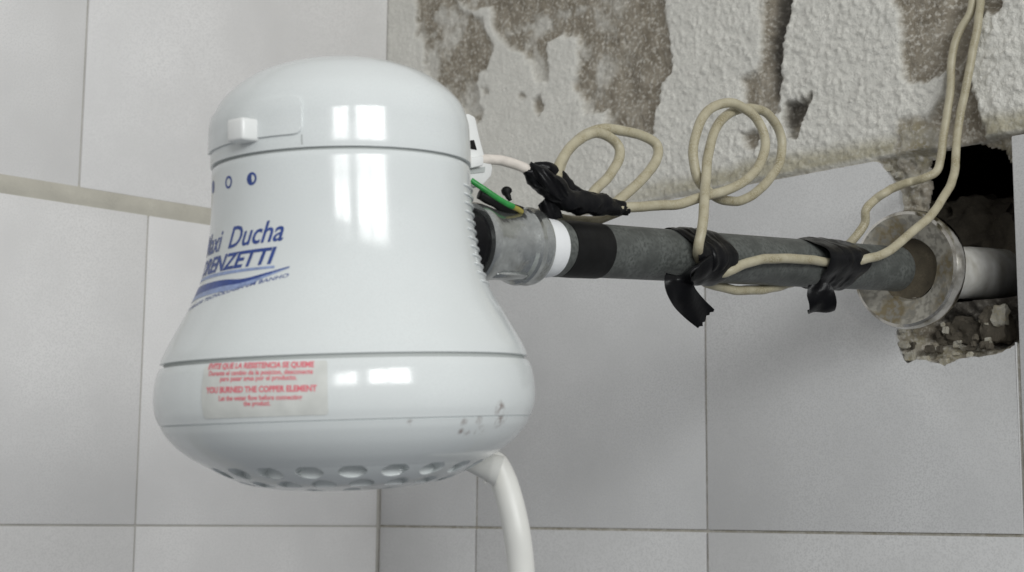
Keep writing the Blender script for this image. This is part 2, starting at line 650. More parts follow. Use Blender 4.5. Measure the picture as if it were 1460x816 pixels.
def tile_mesh(poly, face, back, side, rnd=0.0008):
    """poly in wall coordinates (u, z)"""
    if side == 'right':
        fr = lambda u, v, d: Vector((u, d, v))
        me = prism(poly, back, -face, fr)
    else:
        fr = lambda u, v, d: Vector((d, u, v))
        me = prism(poly, -back, face, fr)
    bevel(me, rnd, 2, 40)
    return me


right_wall = build_right_wall()
build_cavity(right_wall)
GAP = 0.0009
xcols = [(0.0008, 0.1046), (0.1046, 0.3046), (0.3046, 0.5046), (0.5046, 0.7046)]
zrows = [(1.600, 1.800), (1.800, 2.000)]
for zi, (z0, z1) in enumerate(zrows):
    for xi, (x0, x1) in enumerate(xcols):
        a, b, c, d = x0+GAP, x1-GAP, z0+GAP, z1-GAP*0.6
        jit = 0.0003*math.sin(xi*7.1+zi*3.7)
        if zi == 1 and xi == 2:
            cut = wall_poly(CUT)
            # walk the tile outline, then the broken edge of the bite
            edge = [q for q in cut if a < q[0] < b+0.004 and c < q[1] < d+0.002]
            fine = []
            for i in range(len(edge)-1):
                n = 5
                for k in range(n):
                    t = k/n
                    u = edge[i][0]*(1-t)+edge[i+1][0]*t
                    v = edge[i][1]*(1-t)+edge[i+1][1]*t
                    fine.append((u+0.0007*mnoise.noise(Vector((u*500, v*500, 3))),
                                 v+0.0007*mnoise.noise(Vector((u*500, v*500, 9)))))
            fine.append(edge[-1])
            fine = [(min(u, b-0.0004), min(v, d-0.0004)) for u, v in fine]
            # edge runs from top left down and along to the right
            topx = fine[0][0]
            botz = fine[-1][1]
            poly = [(a, d), (a, c), (b, c), (b, botz-0.0005)]+fine[::-1]+[(topx-0.002, d)]
            me = tile_mesh(poly, 0.0002, 0.0035, 'right', 0.0003)
            o = link('tile', me, right_wall, M_TILE)
            tag(o, 'grey tile broken away round the pipe hole')
            smooth_by_angle(o, 40)
            continue
        me = tile_mesh([(a, c), (b, c), (b, d), (a, d)], 0.0002+jit, 0.006, 'right')
        o = link('tile', me, right_wall, M_TILE)
        smooth_by_angle(o, 40)

# ------------------------------------------------------------------ the left wall
vv = [Vector((-0.0009, -1.10, 1.50)), Vector((-0.0009, 0.004, 1.50)), Vector((-0.0009, 0.004, 2.50)),
      Vector((-0.0009, -1.10, 2.50))]
vb = [v+Vector((-0.10, 0, 0)) for v in vv]
me = mesh_from(vv+vb, [(0, 1, 2, 3), (7, 6, 5, 4), (0, 4, 5, 1), (1, 5, 6, 2), (2, 6, 7, 3), (3, 7, 4, 0)])
fix_normals(me)
left_wall = link('left_wall', me, None, M_GROUT_P)
tag(left_wall, 'left wall of pale grey tiles with a wide beige joint', kind='structure')
_gs = []
_n = 120
for _i in range(_n+1):
    _y = -1.05+_i*(1.05-0.0005)/_n
    _e = 0.0006*mnoise.noise(Vector((_y*60, 1, 0)))
    _gs += [Vector((-0.0004, _y, 1.9990+_e)), Vector((0.0008+_e*0.5, _y, 2.0030+_e)), Vector((0.0012-_e*0.5, _y, 2.0068+_e)), Vector((0.0004, _y, 2.0095)),
            Vector((-0.0004, _y, 2.0125))]
me = mesh_from(_gs, [(5*i+k, 5*i+k+1, 5*i+k+6, 5*i+k+5) for i in range(_n) for k in range(4)])
fix_normals(me)
tag(link('grout_band', me, left_wall, M_GROUT_L, smooth=True), 'wide beige joint between the two upper tile rows')
lower = [(-0.196, -0.0012), (-0.396, -0.196), (-0.596, -0.396), (-0.796, -0.596)]
upper = [(-0.246, -0.0012), (-0.446, -0.246), (-0.646, -0.446)]
for (cols, z0, z1) in ((lower, 1.600, 1.800), (lower, 1.800, 2.0005), (upper, 2.0105, 2.212), (upper, 2.214, 2.414)):
    for i, (y0, y1) in enumerate(cols):
        me = tile_mesh([(y0+GAP*.6, z0+GAP*.6), (y1-GAP*.6, z0+GAP*.6), (y1-GAP*.6, z1-GAP*.6), (y0+GAP*.6, z1-GAP*.6)],
                       0.0002*((i*7 + int(z0*10)) % 3), 0.005, 'left')
        o = link('tile', me, left_wall, M_TILE_L)
        smooth_by_angle(o, 40)

# ------------------------------------------------------------------ the shower head
SA = Vector((0.0177, -0.0692, 1.0)).normalized()
SC0 = Vector((0.466, -0.3855, 1.8586))             # centre of the lower seam
_tc = CAM-SC0
eF = (_tc-SA*_tc.dot(SA)).normalized()             # towards the camera
eR = SA.cross(eF).normalized()
if eR.dot(cR) < 0:
    eR = -eR


def S(phi, r, h):
    return SC0+SA*h+eF*(r*math.cos(phi))+eR*(r*math.sin(phi))


BODY = [(0.0443, 0.0672), (0.0447, 0.0655), (0.0448, 0.062), (0.0449, 0.056), (0.04525, 0.049), (0.0461, 0.0415), (0.0478, 0.0321),
        (0.0509, 0.0237), (0.0562, 0.0140), (0.0612, 0.0050), (0.0627, 0.0010)]
BULGE = [(0.0629, -0.0006), (0.0640, -0.0032), (0.0648, -0.0077), (0.0650, -0.0120), (0.0645, -0.0160),
         (0.0633, -0.0193)]
LOWER = [(0.0628, -0.0199), (0.0612, -0.0228), (0.0578, -0.0268), (0.0530, -0.0306), (0.0475, -0.0338)]
CAP = [(0.0450, 0.0682), (0.0451, 0.0710), (0.0449, 0.0770), (0.0445, 0.0830), (0.0421, 0.0895), (0.0370, 0.0950),
       (0.0305, 0.0995), (0.0215, 0.1030), (0.0110, 0.1052), (0.0, 0.1058)]


def curve_profile(pts, n=6):
    return [(v.x, v.y) for v in catmull([Vector((r, h, 0)) for r, h in pts], n)]


def lathe(profile, seg=160, frame=None, close_end=False):
    fr = frame or S
    verts, faces = [], []
    rings = []
    for (r, h) in profile:
        if r < 1e-5:
            verts.append(fr(0, 0, h))
            rings.append([len(verts)-1])
        else:
            rings.append(list(range(len(verts), len(verts)+seg)))
            for k in range(seg):
                verts.append(fr(2*math.pi*k/seg, r, h))
    for a, b in zip(rings[:-1], rings[1:]):
        if len(a) == 1 and len(b) == 1:
            continue
        for k in range(seg):
            k2 = (k+1) % seg
            if len(a) == 1:
                faces.append((a[0], b[k2], b[k]))
            elif len(b) == 1:
                faces.append((a[k], a[k2], b[0]))
            else:
                faces.append((a[k], a[k2], b[k2], b[k]))
    if close_end:
        for ring in (rings[0], rings[-1]):
            if len(ring) > 1:
                faces.append(tuple(ring))
    me = mesh_from(verts, faces)
    fix_normals(me)
    return me


shower = thing('electric_shower_head', SC0,
               'white bell-shaped electric shower head with blue lettering, hanging in front of the corner',
               'shower head')
prof_body = curve_profile(BODY)
prof_bulge = curve_profile(BULGE)
prof_cap = curve_profile(CAP)


def r_at(h, prof):
    pr = sorted(prof, key=lambda q: q[1])
    for (r0, h0), (r1, h1) in zip(pr[:-1], pr[1:]):
        if h0 <= h <= h1:
            return r0+(r1-r0)*(h-h0)/(h1-h0+1e-12)
    return pr[0][0] if h < pr[0][1] else pr[-1][0]


body_full = prof_body
o = link('body', lathe([(0.040, 0.0673)]+body_full+[(0.0618, 0.0007), (0.055, 0.0005)], close_end=False), shower,
         M_PLASTIC)
smooth_by_angle(o, 30)
# dark joint between cap and body
o = link('cap_joint', lathe([(0.0400, 0.0662), (0.0437, 0.0666), (0.0437, 0.0690), (0.0400, 0.0692)]), shower, M_GAP)
smooth_by_angle(o, 30)
o = link('cap', lathe([(0.040, 0.0684), (0.0443, 0.0681)]+prof_cap), shower, M_PLASTIC)
smooth_by_angle(o, 30)
o = link('rim_joint', lathe([(0.0560, 0.0012), (0.0614, 0.0010), (0.0614, -0.0008), (0.0560, -0.0010)]), shower, M_GAP)
smooth_by_angle(o, 30)
rim_prof = [(0.056, -0.0004), (0.0622, -0.0004)]+prof_bulge+[(0.0625, -0.0197)]+curve_profile(LOWER)
o = link('lower_rim', lathe(rim_prof), shower, None)
# plastic with the brown scuffs of the photograph at the right of the rim
M_RIM = M_PLASTIC.copy()
M_RIM.name = 'white_plastic_scuffed'
nt = M_RIM.node_tree
b = nt.nodes['Principled BSDF']
src = b.inputs['Base Color'].links[0].from_socket
geo = nt.nodes.new('ShaderNodeTexCoord')
fac = None
spots = [(660, 603, .0016), (683, 600, .0016), (713, 583, .0030), (720, 597, .0022), (655, 615, .0014),
         (683, 614, .0022), (664, 618, .0015), (583, 603, .0012), (712, 601, .0026)]


def rim_hit(px, py):
    """the rim point seen at px, py"""
    best = None
    for k in range(-90, 91):
        ph = math.radians(k)
        for (r, h) in rim_prof[2:]:
            q = S(ph, r, h)
            u, v = proj(q)
            d = (u-px)**2+(v-py)**2
            if best is None or d < best[0]:
                best = (d, q)
    return best[1]


nzt = nt.nodes.new('ShaderNodeTexNoise')
nzt.inputs['Scale'].default_value = 420
nt.links.new(geo.outputs['Object'], nzt.inputs['Vector'])
for (px, py, rad) in spots:
    q = rim_hit(px, py)
    dn = nt.nodes.new('ShaderNodeVectorMath')
    dn.operation = 'DISTANCE'
    nt.links.new(geo.outputs['Object'], dn.inputs[0])
    dn.inputs[1].default_value = q
    mr = nt.nodes.new('ShaderNodeMapRange')
    mr.inputs['From Min'].default_value = rad*1.15
    mr.inputs['From Max'].default_value = rad*0.35
    nt.links.new(dn.outputs['Value'], mr.inputs['Value'])
    if fac is None:
        fac = mr.outputs[0]
    else:
        mx = nt.nodes.new('ShaderNodeMath')
        mx.operation = 'MAXIMUM'
        nt.links.new(fac, mx.inputs[0])
        nt.links.new(mr.outputs[0], mx.inputs[1])
        fac = mx.outputs[0]
nr = nt.nodes.new('ShaderNodeMapRange')
nr.inputs['From Min'].default_value = 0.40
nr.inputs['From Max'].default_value = 0.68
nr.inputs['To Max'].default_value = 1.0
nt.links.new(nzt.outputs['Fac'], nr.inputs['Value'])
mu = nt.nodes.new('ShaderNodeMath')
mu.operation = 'MULTIPLY'
nt.links.new(fac, mu.inputs[0])
nt.links.new(nr.outputs[0], mu.inputs[1])
mxx = nt.nodes.new('ShaderNodeMix')
mxx.data_type = 'RGBA'
nt.links.new(mu.outputs[0], mxx.inputs['Factor'])
nt.links.new(src, mxx.inputs['A'])
mxx.inputs['B'].default_value = (0.22, 0.17, 0.15, 1)
nt.links.new(mxx.outputs['Result'], b.inputs['Base Color'])
o.data.materials.append(M_RIM)
smooth_by_angle(o, 30)

# spray plate with two rings of scooped outlets
PLATE = [(0.0478, -0.0335), (0.0450, -0.0352), (0.0415, -0.0371), (0.0370, -0.0391), (0.0330, -0.0404),
         (0.0285, -0.0413), (0.0200, -0.0424), (0.0100, -0.0430), (0.0, -0.0432)]
pp = curve_profile(PLATE, 5)
me = lathe([(0.0, -0.024), (0.0465, -0.026)]+pp, 144)
plate = link('spray_plate', me, shower, M_PLASTIC)
cv, cf = [], []


def add_slot(c, rad, tan, up, w, hgt, depth):
    """outlet cut straight in, lens-shaped, with an upright back wall"""
    n0 = len(cv)
    nu = 20
    for d in (-depth, 0.012):
        for k in range(nu):
            a = 2*math.pi*k/nu
            cv.append(c+tan*(w*math.cos(a))+up*(hgt*math.sin(a)*(0.75+0.25*abs(math.sin(a))))+rad*d)
    for k in range(nu):
        k2 = (k+1) % nu
        cf.append((n0+k, n0+k2, n0+nu+k2, n0+nu+k))
    cf.append(tuple(n0+k for k in range(nu))[::-1])
    cf.append(tuple(n0+nu+k for k in range(nu)))


for (R_, H_, n, off, w, hg, dp) in ((0.0447, -0.0356, 20, 0.10, 0.0047, 0.0021, 0.0050), (0.0360, -0.0398, 18, 0.35, 0.0042, 0.0015, 0.0045),
                                    (0.022, -0.0424, 11, 0.1, 0.0030, 0.0010, 0.003)):
    for k in range(n):
        ph = 2*math.pi*(k+off)/n
        rad = (eF*math.cos(ph)+eR*math.sin(ph))
        tan = (-eF*math.sin(ph)+eR*math.cos(ph))
        add_slot(S(ph, R_, H_), rad, tan, SA, w, hg, dp)
cm = mesh_from(cv, cf)
fix_normals(cm)
cutter = link('cutter', cm)
md = plate.modifiers.new('b', 'BOOLEAN')
md.operation = 'DIFFERENCE'
md.object = cutter
md.solver = 'EXACT'
dg = bpy.context.evaluated_depsgraph_get()
nm = bpy.data.meshes.new_from_object(plate.evaluated_get(dg))
plate.modifiers.clear()
plate.data = nm
bpy.data.objects.remove(cutter)
smooth_by_angle(plate, 32)


# ---- things that lie on the surface of the shower head
def patch(prof, ph0, ph1, h0, h1, off, thick, nu=40, nv=16, rnd=0.0, name='panel', material=None, bev=0.0):
    """rounded rectangle that follows the surface, with real thickness"""
    pts = []
    w = (ph1-ph0)*r_at((h0+h1)/2, prof)
    hh = h1-h0
    for (cx, cy, a0) in ((w-rnd, hh-rnd, 0), (rnd, hh-rnd, 90), (rnd, rnd, 180), (w-rnd, rnd, 270)):
        for k in range(7):
            a = math.radians(a0+k*15)
            pts.append((cx+rnd*math.cos(a), cy+rnd*math.sin(a)))
    bm = bmesh.new()
    vs = [bm.verts.new((x, y, 0)) for x, y in pts]
    bm.faces.new(vs)
    # slice so that it can bend
    for i in range(1, nu):
        g = bm.verts[:]+bm.edges[:]+bm.faces[:]
        bmesh.ops.bisect_plane(bm, geom=g, plane_co=(w*i/nu, 0, 0), plane_no=(1, 0, 0))
    for i in range(1, nv):
        g = bm.verts[:]+bm.edges[:]+bm.faces[:]
        bmesh.ops.bisect_plane(bm, geom=g, plane_co=(0, hh*i/nv, 0), plane_no=(0, 1, 0))
    ret = bmesh.ops.extrude_face_region(bm, geom=bm.faces[:])
    top = [v for v in ret['geom'] if isinstance(v, bmesh.types.BMVert)]
    for v in top:
        v.co.z = thick
    if bev:
        es = [e for e in bm.edges if len(e.link_faces) == 2 and e.calc_face_angle(0) > 1.0
              and all(v.co.z > thick*0.5 for v in e.verts)]
        bmesh.ops.bevel(bm, geom=es, offset=bev, segments=3, affect='EDGES', profile=0.5)
    for v in bm.verts:
        h = h0+v.co.y
        r = r_at(h, prof)+off+v.co.z
        ph = ph0+(ph1-ph0)*v.co.x/w
        v.co = S(ph, r, h)
    bmesh.ops.recalc_face_normals(bm, faces=bm.faces)
    me = bpy.data.meshes.new('mesh')
    bm.to_mesh(me)
    bm.free()
    o = link(name, me, shower, material or M_PLASTIC)
    smooth_by_angle(o, 35)
    return o


def text_on(txt, prof, ph_c, h_c, height, width=None, shear=0.0, rise=0.0, off=0.00012, bold=0.0, material=None,
            parent=None, name='lettering', align='CENTER', stretch=1.0):
    """flat lettering printed on the curved surface; rise = height gained per metre run"""
    cu = bpy.data.curves.new('txt', 'FONT')
    cu.body = txt
    cu.size = 1.0
    cu.shear = shear
    cu.offset = bold
    cu.align_x = 'LEFT'
    cu.resolution_u = 3
    ob = bpy.data.objects.new('txt', cu)
    COL.objects.link(ob)
    dg = bpy.context.evaluated_depsgraph_get()
    me = bpy.data.meshes.new_from_object(ob.evaluated_get(dg))
    bpy.data.objects.remove(ob)
    n = len(me.vertices)
    co = np.zeros(n*3)
    me.vertices.foreach_get('co', co)
    co = co.reshape(-1, 3)
    x0, x1 = co[:, 0].min(), co[:, 0].max()
    s = height/0.70                               # cap height of the built-in face is 0.70
    sx = (width/(x1-x0)) if width else s*stretch
    out = []
    for (x, y, z) in co:
        if align == 'CENTER':
            u = (x-(x0+x1)/2)*sx
        elif align == 'RIGHT':
            u = (x-x1)*sx
        else:
            u = (x-x0)*sx
        v = y*s
        h = h_c+v+rise*u
        r = r_at(h, prof)
        ph = ph_c+u/max(r_at(h_c, prof), 1e-4)
        out.append(S(ph, r+off, h))
    me.vertices.foreach_set('co', np.array([tuple(q) for q in out]).ravel())
    me.materials.clear()
    me.update()
    return link(name, me, parent or shower, material or M_BLUE)


def strip_on(prof, pts, off=0.0001, material=None, name='stripe', parent=None):
    """flat printed band: pts = list of (phi, h_low, h_high)"""
    q = catmull([Vector(p) for p in pts], 8)
    verts, faces = [], []
    for v in q:
        for k in range(4):
            h = v.y+(v.z-v.y)*k/3
            verts.append(S(v.x, r_at(h, prof)+off, h))
    for i in range(len(q)-1):
        for k in range(3):
            faces.append((i*4+k, (i+1)*4+k, (i+1)*4+k+1, i*4+k+1))
    return link(name, mesh_from(verts, faces), parent or shower, material)


def surf(px, py, prof):
    """(phi, h) of the surface point seen at px, py"""
    best = None
    hs = [q[1] for q in prof]
    h0, h1 = min(hs), max(hs)
    for _ in range(1):
        for k in range(-88, 89, 2):
            for j in range(41):
                h = h0+(h1-h0)*j/40
                u, v = proj(S(math.radians(k), r_at(h, prof), h))
                d = (u-px)**2+(v-py)**2
                if best is None or d < best[0]:
                    best = (d, math.radians(k), h)
    _, ph, h = best
    sp, sh = math.radians(1), (h1-h0)/80
    for _ in range(40):
        imp = False
        for dp, dh in ((sp, 0), (-sp, 0), (0, sh), (0, -sh)):
            u, v = proj(S(ph+dp, r_at(h+dh, prof), h+dh))
            d = (u-px)**2+(v-py)**2
            if d < best[0]:
                best = (d, ph+dp, h+dh)
                imp = True
        ph, h = best[1], best[2]
        if not imp:
            sp /= 2
            sh /= 2
    return ph, h


# switch panel and its sliding knob
pa = surf(431, 200, prof_cap)
panel = patch(prof_cap, math.radians(-86), pa[0], 0.0725, 0.0850, -0.0001, 0.0009, rnd=0.0022, name='switch_panel', bev=0.0004)
ph, h = surf(359, 187, prof_cap)
ph -= math.radians(2)
kc = S(ph, r_at(h, prof_cap), h)
kn = (eF*math.cos(ph)+eR*math.sin(ph))
kt = (-eF*math.sin(ph)+eR*math.cos(ph))
prof2 = [(-0.0050, -0.0038), (0.0050, -0.0038), (0.0050, 0.0036), (-0.0050, 0.0036)]
me = prism(prof2, -0.002, 0.0062, lambda u, v, d: kc+kt*(u*(1-0.25*max(d, 0)/0.006))+SA*v+kn*d)
bevel(me, 0.0010, 3, 30)
o = link('switch_knob', me, shower, M_PLASTIC2)
smooth_by_angle(o, 40)
# vertical joint of the panel flap down to the seam
strip = strip_on(prof_cap, [(pa[0]-0.008, 0.0690, 0.0722), (pa[0]+0.002, 0.0690, 0.0722)], 0.0001, M_GAP, 'flap_joint')

# setting marks under the switch: filled dot, ring, half-filled ring


def ring_mark(px, py, kind):
    ph, h = surf(px, py, prof_body)
    verts, faces = [], []
    n = 32
    r0 = r_at(h, prof_body)
    Rr = 0.00215
    rr = 0.00135

    def pt(a, r):
        return S(ph+r*math.cos(a)/r0, r_at(h+r*math.sin(a), prof_body)+0.0001, h+r*math.sin(a))
    for k in range(n):
        a = 2*math.pi*k/n
        inner = rr
        if kind == 'full' or (kind == 'half' and math.cos(a) < 0.0):
            inner = 0.0002
        verts += [pt(a, Rr), pt(a, inner)]
    for k in range(n):
        k2 = (k+1) % n
        faces.append((2*k, 2*k2, 2*k2+1, 2*k+1))
    return link('setting_mark', mesh_from(verts, faces), shower, M_BLUE if kind != 'ring' else M_BLUE)


ring_mark(304, 267, 'full')
ring_mark(326, 260, 'ring')
ring_mark(359, 255, 'half')

# blue brand print
ph_d, h_d = surf(404, 345, prof_body)
text_on('Maxi  Ducha', prof_body, ph_d, h_d+0.0006, 0.0070, None, 0.32, 0.03, bold=0.012, align='RIGHT', stretch=0.92, name='lettering')
ph_l, h_l = surf(393, 374, prof_body)
text_on('LORENZETTI', prof_body, ph_l, h_l-0.0002, 0.0052, None, 0.28, 0.02, bold=0.03, align='RIGHT', stretch=1.14, name='lettering')
r0 = 0.0465
ar = surf(392, 378, prof_body)
al = (math.radians(-86), ar[1]-0.0008)
strip_on(prof_body, [(al[0], al[1]-0.0014, al[1]-0.0002), ((al[0]+ar[0])/2, ar[1]-0.0016, ar[1]-0.0004),
                     (ar[0], ar[1]-0.0010, ar[1]-0.0002)], 0.0001, M_BLUE_PALE, 'print_stripe')
q0, q1, q2, q3 = surf(413, 380, prof_body), surf(380, 391, prof_body), surf(345, 401, prof_body), surf(312, 405, prof_body)
strip_on(prof_body, [(q0[0], q0[1]-0.0001, q0[1]+0.0001), (q1[0], q1[1]-0.0003, q1[1]+0.0005), (q2[0], q2[1]-0.0006, q2[1]+0.0008),
                     (q3[0], q3[1]-0.0012, q3[1]+0.0012), (math.radians(-86), q3[1]-0.0030, q3[1]+0.0004)], 0.0001, M_BLUE, 'print_swoosh')
strip_on(prof_body, [(q0[0], q0[1]-0.0005, q0[1]-0.0001), (q1[0], q1[1]-0.0010, q1[1]-0.0003), (q2[0], q2[1]-0.0022, q2[1]-0.0006),
                     (q3[0], q3[1]-0.0030, q3[1]-0.0012), (math.radians(-86), q3[1]-0.0046, q3[1]-0.0032)], 0.00013, M_BLUE_PALE,
         'print_swoosh')
b0, b1 = surf(412, 392, prof_body), surf(330, 413, prof_body)
rise = (b0[1]-b1[1])/((b0[0]-b1[0])*0.0475)
text_on('A MAIOR TECNOLOGIA EM BANHO', prof_body, b0[0], b0[1]-0.0006, 0.0012, 0.048, 0.2, rise, bold=0.01, align='RIGHT')

# warning sticker with red print
s0, s1 = surf(288, 560, prof_bulge), surf(467, 545, prof_bulge)
full_b = sorted(prof_bulge, key=lambda q: q[1])
sticker = patch(prof_bulge, s0[0], s1[0], -0.0178, -0.0012, 0.00005, 0.00016, nu=50, nv=12, rnd=0.0010, name='warning_sticker',
                material=M_STICKER)


def line(txt, px0, px1, py, hgt, bold=0.02):
    c0, c1 = surf(px0, py, prof_bulge), surf(px1, py, prof_bulge)
    cc = (c0[0]+c1[0])/2
    r_ = r_at(c0[1], prof_bulge)
    text_on(txt, prof_bulge, cc, (c0[1]+c1[1])/2-hgt/2, hgt, (c1[0]-c0[0])*r_, 0, (c1[1]-c0[1])/((c1[0]-c0[0])*r_)*0.5, off=0.00033,
            bold=bold, material=M_RED, parent=sticker, name='sticker_text')


line('EVITE QUE LA RESISTENCIA SE QUEME', 299, 449, 521, 0.0017, 0.035)
line('Durante el cambio de la posicion, desconecte', 299, 447, 531, 0.0015)
line('para pasar agua por el producto.', 315, 424, 539, 0.0015)
line('YOU BURNED THE COPPER ELEMENT', 295, 452, 555, 0.0018, 0.035)
line('Let the water flow before connecting', 313, 431, 567, 0.0015)
line('the product.', 348, 386, 575, 0.0015)

# ribs on the back of the neck beside the pipe
for k in range(12):
    hh = 0.0592-k*0.0030
    r_ = r_at(hh, prof_body)
    path = [S(math.radians(66+i*3), r_+0.0002, hh) for i in range(14)]
    me = sweep(path, [0.0002]+[0.0005]*12+[0.0002], 8)
    link('grip_rib', me, shower, M_PLASTIC, smooth=True)

# terminal bracket behind the cap (moulded hook; dark slabs paint the shade of its openings)
outline = [(656, 166), (663, 163), (673, 168), (679, 196), (686, 222), (694, 230), (698, 240), (696, 252), (687, 262),
           (680, 268), (667, 267), (660, 240)]
poly = []
for (px, py) in outline:
    q = P(px, py, 0.0)
    poly.append((q.y, q.z))
me = prism(poly, PX0-0.007, PX0+0.002, lambda u, v, d: Vector((d, u, v)))
bevel(me, 0.0007, 2, 20)
o = link('terminal_bracket', me, shower, M_PLASTIC2)
smooth_by_angle(o, 40)
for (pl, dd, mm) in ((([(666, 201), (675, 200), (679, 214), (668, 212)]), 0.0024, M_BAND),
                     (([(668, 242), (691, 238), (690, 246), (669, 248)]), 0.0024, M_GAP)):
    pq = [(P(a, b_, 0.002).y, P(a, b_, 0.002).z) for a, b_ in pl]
    o = link('slot_shade', prism(pq, PX0+0.0015, PX0+dd, lambda u, v, d: Vector((d, u, v))), shower, mm)
pl = [(670, 225), (690, 222), (690, 236), (672, 240)]
pq = [(P(a, b_, 0.005).y, P(a, b_, 0.005).z) for a, b_ in pl]
me = prism(pq, PX0+0.001, PX0+0.0050, lambda u, v, d: Vector((d, u, v)))
bevel(me, 0.0006, 2, 20)
o = link('terminal_clip', me, shower, M_PLASTIC2)
smooth_by_angle(o, 40)


# ------------------------------------------------------------------ the pipe and its fittings
pd = (pipe_axis(1)-pipe_axis(0)).normalized()          # towards the wall
pn = Vector((1, 0, 0))
pb = pd.cross(pn).normalized()                         # pointing up or down
if pb.z < 0:
    pb = -pb


def PF(phi, r, y):
    """frame of the pipe: y along, phi from the room side (+X) upward"""
    return pipe_axis(y)+pn*(r*math.cos(phi))+pb*(r*math.sin(phi))


def pl(name, prof, parent, material, seg=64):
    me = lathe(prof, seg, frame=lambda p_, r, h: PF(p_, r, h))
    o = link(name, me, parent, material)
    smooth_by_angle(o, 30)
    return o


pipe = thing('water_pipe', pipe_axis(-0.2), 'dark grey pipe running from the metal coupling to the flange at the wall hole', 'pipe')
y_end = pipe_y(1306)
y0 = pipe_y(812)
pl('tube', [(0.0, y0-0.03), (0.0104, y0-0.03), (0.0108, y0-0.028), (0.0109, y0), (0.0111, y_end-0.006), (0.0113, y_end-0.001),
            (0.0108, y_end), (0.0, y_end)], pipe, M_PIPE, 96)
pl('pipe_collar', [(0.0107, y0+0.0000), (0.0113, y0+0.0002), (0.0114, y0+0.004), (0.0107, y0+0.0046)], pipe, M_PIPE)
ya, yb = pipe_y(824), pipe_y(879)
band = [(0.0107, ya), (0.0112, ya+0.0002), (0.0114, ya+0.006), (0.0113, yb-0.0004), (0.0107, yb)]
me = lathe(band, 64, frame=lambda p_, r, h: PF(p_, r+0.00008*math.sin(3*p_), h+0.0006*math.sin(p_+1)))
o = link('tape_band', me, pipe, M_BAND)
smooth_by_angle(o, 30)
# thread tape and metal coupling
yt0, yt1 = pipe_y(788), pipe_y(813)
pl('thread_tape', [(0.0100, yt0-0.002), (0.0117, yt0-0.002), (0.0121, yt0), (0.0119, yt1-0.003), (0.0114, yt1), (0.0100, yt1)],
   pipe, M_TEFLON)
yc1 = pipe_y(794, 0.0148)
yc0 = pipe_y(706, 0.0148)
coupling = pl('metal_coupling', [(0.0112, yc0+0.004), (0.0112, yc0+0.0006), (0.0120, yc0), (0.0149, yc0+0.0003), (0.0153, yc0+0.002),
                                 (0.0148, yc0+0.0050), (0.0137, yc0+0.0095), (0.0134, yc0+0.014), (0.0134, yc1-0.0105),
                                 (0.0137, yc1-0.0095), (0.0149, yc1-0.0085), (0.0153, yc1-0.0070), (0.0148, yc1-0.0052),
                                 (0.0146, yc1-0.0040), (0.0152, yc1-0.0020), (0.0150, yc1-0.0006), (0.0138, yc1), (0.0112, yc1)],
              pipe, M_ZINC, 96)
# raised cast mark on the underside of the coupling
c = PF(math.radians(-62), 0.0134, (yc0+yc1)/2+0.001)
lug = []
outw = (pn*math.cos(math.radians(-62))+pb*math.sin(math.radians(-62)))
sd = outw.cross(pd)
me = prism([(-0.011, -0.0018), (0.008, -0.0020), (0.009, 0.0010), (-0.010, 0.0012)], -0.002, 0.0012,
           lambda u, v, d: c+pd*u+sd*v+outw*d)
bevel(me, 0.0006, 2, 20)
o = link('cast_lug', me, pipe, M_ZINC)
smooth_by_angle(o, 40)
# dark plastic stub of the shower between body and coupling
me = lathe([(0.0, -0.350), (0.0118, -0.350), (0.0122, -0.345), (0.0122, yc0+0.0012), (0.0125, yc0-0.0022), (0.0132, yc0-0.0030),
            (0.0132, yc0-0.0058), (0.0100, yc0-0.0064)], 64, frame=lambda p_, r, h: PF(p_, r, h))
me = lathe([(0.0090, -0.352), (0.0110, -0.350), (0.0128, yc0-0.0100), (0.0134, yc0-0.0040), (0.0134, yc0-0.0010),
            (0.0126, yc0+0.0006), (0.0100, yc0+0.0010)], 64, frame=lambda p_, r, h: PF(p_, r, h))
o = link('inlet_stub', me, shower, M_BLACK)
smooth_by_angle(o, 30)

# flange (escutcheon) that has slid off the wall
flange = thing('wall_flange', pipe_axis(-0.03), 'round tarnished metal flange with rust stains, standing off the wall hole', 'flange')
yf = pipe_y(1290, 0)-0.001
FL = [(0.0110, yf+0.0075), (0.0118, yf+0.0062), (0.0150, yf+0.0050), (0.0200, yf+0.0030), (0.0250, yf+0.0012), (0.0278, yf+0.0000),
      (0.0293, yf+0.0006), (0.0302, yf+0.0030), (0.0304, yf+0.0055), (0.0300, yf+0.0078), (0.0290, yf+0.0086), (0.0282, yf+0.0078),
      (0.0282, yf+0.0050), (0.0262, yf+0.0042), (0.020, yf+0.0062), (0.0112, yf+0.0105)]
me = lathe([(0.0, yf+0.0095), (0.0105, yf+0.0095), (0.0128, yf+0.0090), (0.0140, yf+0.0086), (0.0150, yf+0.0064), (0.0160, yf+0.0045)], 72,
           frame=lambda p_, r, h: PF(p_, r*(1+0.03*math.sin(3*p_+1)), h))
o = link('shaded_recess', me, flange, mat('shaded_recess', (0.13, 0.108, 0.072), 0.85, mottle=0.5, mscale=140, speck=0.3, bump=0.0003, bscale=400))  # dark brown centre: the shade of the recess is put into its colour
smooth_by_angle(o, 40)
FL[1:4] = [(0.0150, yf+0.0066), (0.0160, yf+0.0044), (0.0200, yf+0.0029)]
FL[0] = (0.0149, yf+0.0080)
me = lathe(FL[:6], 96, frame=lambda p_, r, h: PF(p_, r*(1+0.012*math.sin(2*p_+1)), h+0.0004*math.sin(5*p_)))
M_FACE = mat('limescale_and_rust', (0.40, 0.38, 0.33), 0.6, metal=0.2, mottle=0.4, mscale=60, mlo=0.46, mhi=0.58, tint=(0.20, 0.165, 0.10), speck=0.4, sscale=350,
             bump=0.0003, bscale=350)
